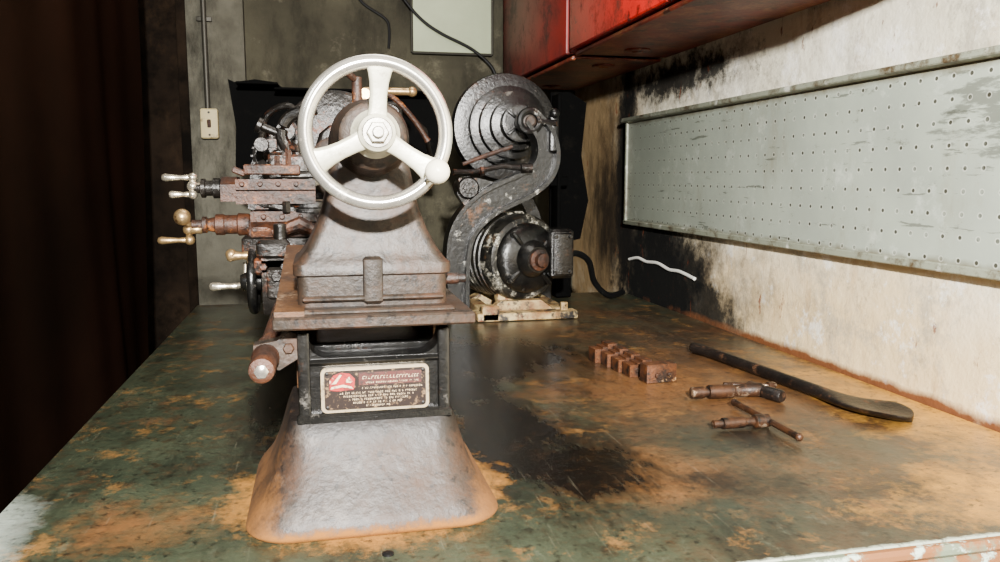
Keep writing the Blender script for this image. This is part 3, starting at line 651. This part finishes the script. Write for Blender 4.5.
g=G(); g.torus((PX-.004,2.297,PZ),(0,1,0),.145,.008,n=64,m=8)
o=obj('pulley_belt',g,m_rub,parent=cs)
g=G(); g.rev((PX,2.35,PZ),(0,-1,0),[(0,.012),(.28,.012),(.282,.028),(.31,.028),(.312,.020),(.325,.020),(.327,.012),(.337,.011)],24); obj('shaft',g,m_iron,parent=cs)
g=G(); g.torus((PX,2.02,PZ),(0,1,0),.026,.009,n=32,m=8); g.tube([(PX+.02,2.02,PZ),(PX+.07,2.02,PZ-.005)],.010); g.box((PX+.065,2.03,PZ-.03),(.024,.03,.10),.006); g.sph((PX+.065,2.02,PZ+.02),.014); obj('bearing_cap',g,m_bracket,parent=cs)
g=G(); g.tube([(.36,2.03,.405),(.43,2.03,.43),(.49,2.03,.45)],[.005,.006,.005]); obj('adjusting_rod',g,m_rust,parent=cs)
g=G(); g.tube([(.33,2.0,.385),(.38,2.01,.385),(.46,2.01,.40),(.52,2.01,.395)],[.008,.007,.007,.009]); g.cyl((.505,2.0,.395),(.535,2.0,.395),.012); g.cyl((.40,2.0,.386),(.41,2.0,.387),.014,n=6)
obj('adjusting_rod',g,m_irond,parent=cs)
g=G(); g.prismY([(.70,.16),(.80,.18),(.825,.30),(.80,.44),(.815,.60),(.76,.632),(.70,.63)],2.40,2.41); g.box((.71,2.37,.40),(.012,.07,.44),.003); g.box((.68,2.35,.36),(.12,.02,.03),.003); g.box((.73,2.37,.093),(.05,.05,.18),.004)
obj('belt_guard',g,m_blk2,parent=cs)

# ------------------------------------------------------------------ motor
mo=empty('electric_motor',(.53,2.2,0),'mottled grey electric motor with flaking paint on a chipped cream base','motor')
MX,MZ=.500,.158
MM=Matrix.Translation((MX,2.17,0))@Matrix.Rotation(math.radians(18),4,'Z')@Matrix.Translation((-MX,-2.17,0))
g=G(); pr=[(0,.098),(.004,.108),(.014,.114)]
for k in range(7): pr+=[(.03+.026*k,.118),(.046+.026*k,.118),(.048+.026*k,.114),(.054+.026*k,.114)]
g.rev((MX,2.050,MZ),(0,1,0),pr+[(.22,.116),(.224,.102)],48)
g.box((MX,2.16,MZ+.117),(.06,.10,.010),.004)
mb=obj('motor_body',g.xf(MM),m_motor,parent=mo)
g=G(); g.rev((MX,2.056,MZ),(0,-1,0),[(0,.096),(.010,.094),(.020,.088),(.028,.074),(.034,.050),(.046,.046),(.054,.040),(.062,.034)],40)
for k in range(4):
    a=2*math.pi*k/4+.7; g.box((MX+.068*math.cos(a),2.028,MZ+.068*math.sin(a)),(.05,.016,.014),.004,rot=(0,-a,0)); g.cyl((MX+.084*math.cos(a),2.042,MZ+.084*math.sin(a)),(MX+.084*math.cos(a),2.026,MZ+.084*math.sin(a)),.008,n=6)
obj('end_bell',g.xf(MM),m_black,parent=mo)
g=G(); g.rev((MX,2.270,MZ),(0,1,0),[(0,.102),(.012,.100),(.03,.07),(.036,.04)],40); obj('end_bell',g.xf(MM),m_black,parent=mo)
g=G(); g.rev((MX,1.997,MZ),(0,-1,0),[(0,.028),(.010,.028),(.012,.018),(.026,.017),(.028,.008)],24); obj('shaft_hub',g.xf(MM),m_rust,parent=mo)
g=G(); g.box((.620,2.055,.172),(.065,.10,.130),.008); g.box((.620,2.002,.172),(.052,.010,.112),.004)
for sx in (-1,1):
    g.cyl((.620+sx*.020,1.998,.218),(.620+sx*.020,1.992,.218),.005,n=8); g.cyl((.620+sx*.020,1.998,.126),(.620+sx*.020,1.992,.126),.005,n=8)
obj('terminal_box',g,m_black,parent=mo)
g=G()
BX=.525
g.prismY([(BX-.135,.002),(BX+.13,.002),(BX+.13,.018),(BX+.08,.022),(BX+.05,.045),(BX-.06,.045),(BX-.09,.022),(BX-.135,.018)],2.05,2.085)
g.prismY([(BX-.125,.002),(BX+.125,.002),(BX+.125,.014),(BX+.06,.05),(BX-.06,.05),(BX-.125,.014)],2.24,2.29)
g.box((BX-.10,2.17,.014),(.035,.28,.024),.002); g.box((BX+.10,2.17,.014),(.035,.28,.024),.002)
for sx in(-1,1): g.cyl((BX+sx*.105,2.02,.02),(BX+sx*.105,2.02,.042),.010,n=6)
g.box((BX,2.015,.012),(.27,.05,.020),.002); g.box((BX-.10,2.005,.022),(.045,.03,.040),.003)
g.rev((MX,2.07,.052),(0,1,0),[(0,.04),(.02,.045),(.04,.04)],20)
obj('motor_base',g,m_mbase,parent=mo)
g=G(); g.tube(smooth([(.645,2.09,.15),(.70,2.14,.16),(.76,2.2,.13),(.80,2.26,.06),(.86,2.3,.012),(.93,2.36,.012)]),.009,10)
obj('power_cord',g,m_rub,parent=mo)

# ------------------------------------------------------------------ loose things on the bench
def jaw(x,y,rz,kind,lab='',h=.034,w=.03):
    g=G(); M=Matrix.Translation((x,y,0))@Matrix.Rotation(rz,4,'Z')
    g2=G()
    if kind==0:
        g2.box((0,0,h/2+.0005),(w*2,.028,h),.0008); g2.box((0,-.0135,h*.25),(w*1.7,.004,.003),.0005)
    else:
        g2.prismY([(-w,.0005),(w,.0005),(w,h),(w*.15,h),(w*.15,h*.84),(-w*.3,h*.84),(-w*.3,h*.74),(-w,h*.74)],-.0175,.0175)
    g2.cyl((-w*.3,-.0190,h*.42),(-w*.3,-.0120,h*.42),.005,n=12); g2.cyl((w*.5,-.0190,h*.45),(w*.5,-.0120,h*.45),.004,n=12); g.add(g2.v,g2.f,M)
    return obj('chuck_jaw',g,m_jaw,base=(x,y,0),label=lab,cat='chuck jaw',group='rusty chuck jaws on the bench',sharp=25)
jaw(.598,1.335,.08,0,'squared rusty steel chuck jaw block at the end of the row')
jaw(.578,1.388,.05,1,'rusty stepped chuck jaw beside the squared block',.032,.022)
jaw(.571,1.428,.05,1,'rusty stepped chuck jaw in the middle of the row',.034,.022)
jaw(.565,1.470,.0,1,'rusty stepped chuck jaw with a dark side',.036,.022)
jaw(.556,1.514,.05,1,'light brown rusty chuck jaw beside the others',.038,.024)
# spoon ended tyre lever
cl=smooth([(.770,1.545,.012),(.778,1.51,.014),(.790,1.41,.013),(.801,1.31,.012),(.810,1.22,.012),(.818,1.15,.012),(.828,1.10,.014),(.842,1.062,.013),(.858,1.035,.012),(.872,1.014,.013)],6)
rad=[];nn=len(cl)
for i in range(nn):
    t=i/(nn-1)
    r=.0110
    if t<.14: r=.0095+.0085*math.sin(t/.14*math.pi)
    if t>.50: r=.0110+.0290*(math.sin(min(1,(t-.50)/.32)*math.pi/2)**1.5)
    if t>.80: r*=max(.12,math.sqrt(max(0,1-((t-.80)/.20)**2)))
    rad.append(r)
rings=[];up=Vector((0,0,1))
g=G()
for i,p in enumerate(cl):
    dd=(cl[min(i+1,nn-1)]-cl[max(i-1,0)]).normalized(); a=dd.cross(up).normalized(); t=i/(nn-1)
    s_=min(1,max(0,(t-.52)/.3)); th=.0110-.0060*s_
    ring=[]
    for k in range(20):
        q=2*math.pi*k/20; c_=math.cos(q); zz=math.sin(q)*th
        curl=.012*s_*c_*c_*(rad[i]/.040)
        ring.append(Vector((p.x+a.x*c_*rad[i],p.y+a.y*c_*rad[i],.0114-.0058*s_+zz+curl)))
    rings.append(ring)
g.loft(rings); obj('tire_lever',g,m_tool,base=(.82,1.25,0),label='long dark forged tire lever with a broad spoon end',cat='lever',sharp=70)
# boring bar with cross tool
g=G(); g.rev((.600,1.205,.0125),(.9985,-.05,0),[(0,.007),(.001,.0095),(.022,.010),(.023,.0075),(.030,.0075),(.031,.0115),(.036,.0120),(.074,.0120),(.076,.0105),(.10,.0105),(.102,.0118),(.125,.0118),(.127,.009)],18)
bb=obj('boring_bar',g,m_trust,base=(.66,1.20,0),label='rusty stepped boring bar lying near the lever',cat='tool')
g=G(); g.rev((.716,1.222,.0115),(.30,-.95,0),[(0,.009),(.002,.011),(.03,.011),(.031,.009),(.036,.009),(.037,.011),(.07,.011),(.073,.009)],14); obj('holder_end',g,m_tool,parent=bb)
g=G(); g.cyl((.690,1.262,.0065),(.765,1.236,.0065),.005,n=10); g.box((.768,1.235,.0070),(.014,.012,.013),.001)
obj('bolt',g,m_trust,base=(.72,1.25,0),label='thin rusty bolt lying behind the boring bar',cat='bolt')
# chuck key (T shape)
g=G(); g.rev((.556,1.044,.0105),(1,0,0),[(0,.0045),(.001,.006),(.015,.006),(.016,.0085),(.05,.0082),(.052,.0065),(.066,.0065),(.068,.0102),(.09,.0102)],14)
ck=obj('chuck_key',g,m_trust,base=(.60,1.04,0),label='rusty T-handled chuck key lying on the bench',cat='chuck key')
g=G(); g.cyl((.646,1.145,.0105),(.646,.962,.0105),.0050,n=12); g.sph((.646,.964,.0105),.0062,12); g.sph((.646,1.143,.0105),.0062,12); obj('cross_handle',g,m_trust,parent=ck)
g=G(); g.rev((.057,.758,0),(0,0,1),[(0,.006),(.0015,.006),(.003,.003)],14)
obj('bolt',g,m_rub,base=(.057,.758,0),label='small dark bolt set in the bench top',cat='bolt')

for o in bpy.data.objects:
    if '_b' in o: del o['_b']
# ------------------------------------------------------------------ lights
def area(name,loc,tgt,size,e,col=(1,1,1)):
    l=bpy.data.lights.new(name,'AREA'); l.size=size; l.energy=e; l.color=col
    o=bpy.data.objects.new(name,l); bpy.context.collection.objects.link(o)
    o.location=Vector(loc)+Vector((0,0,T)); d=Vector(tgt)-Vector(loc); o.rotation_euler=d.to_track_quat('-Z','Y').to_euler()
area('flash_lamp',(.02,-.75,.85),(.62,1.6,.15),.06,275,(1,.97,.92))
area('ceiling_fill',(.3,1.6,1.7),(.4,1.7,0),.8,14,(1,.95,.86))  # unseen fill light, added to raise the ambient level
area('window_lamp',(-.85,.1,1.1),(.3,1.2,.1),.4,9,(.92,.97,1))
w=bpy.data.worlds.new('World'); bpy.context.scene.world=w; w.use_nodes=True
w.node_tree.nodes['Background'].inputs[0].default_value=(.5,.5,.5,1); w.node_tree.nodes['Background'].inputs[1].default_value=.3
# ------------------------------------------------------------------ camera
cam=bpy.data.cameras.new('camera'); co=bpy.data.objects.new('camera',cam); bpy.context.collection.objects.link(co)
cam.sensor_width=36; cam.lens=28.8; cam.clip_start=.02
F=Vector((.2180,.9675,-.1277)).normalized(); R=F.cross(Vector((0,0,1))).normalized(); U=R.cross(F)
M=Matrix(((R.x,U.x,-F.x,0),(R.y,U.y,-F.y,0),(R.z,U.z,-F.z,H+T),(0,0,0,1)))
co.matrix_world=M
bpy.context.scene.camera=co
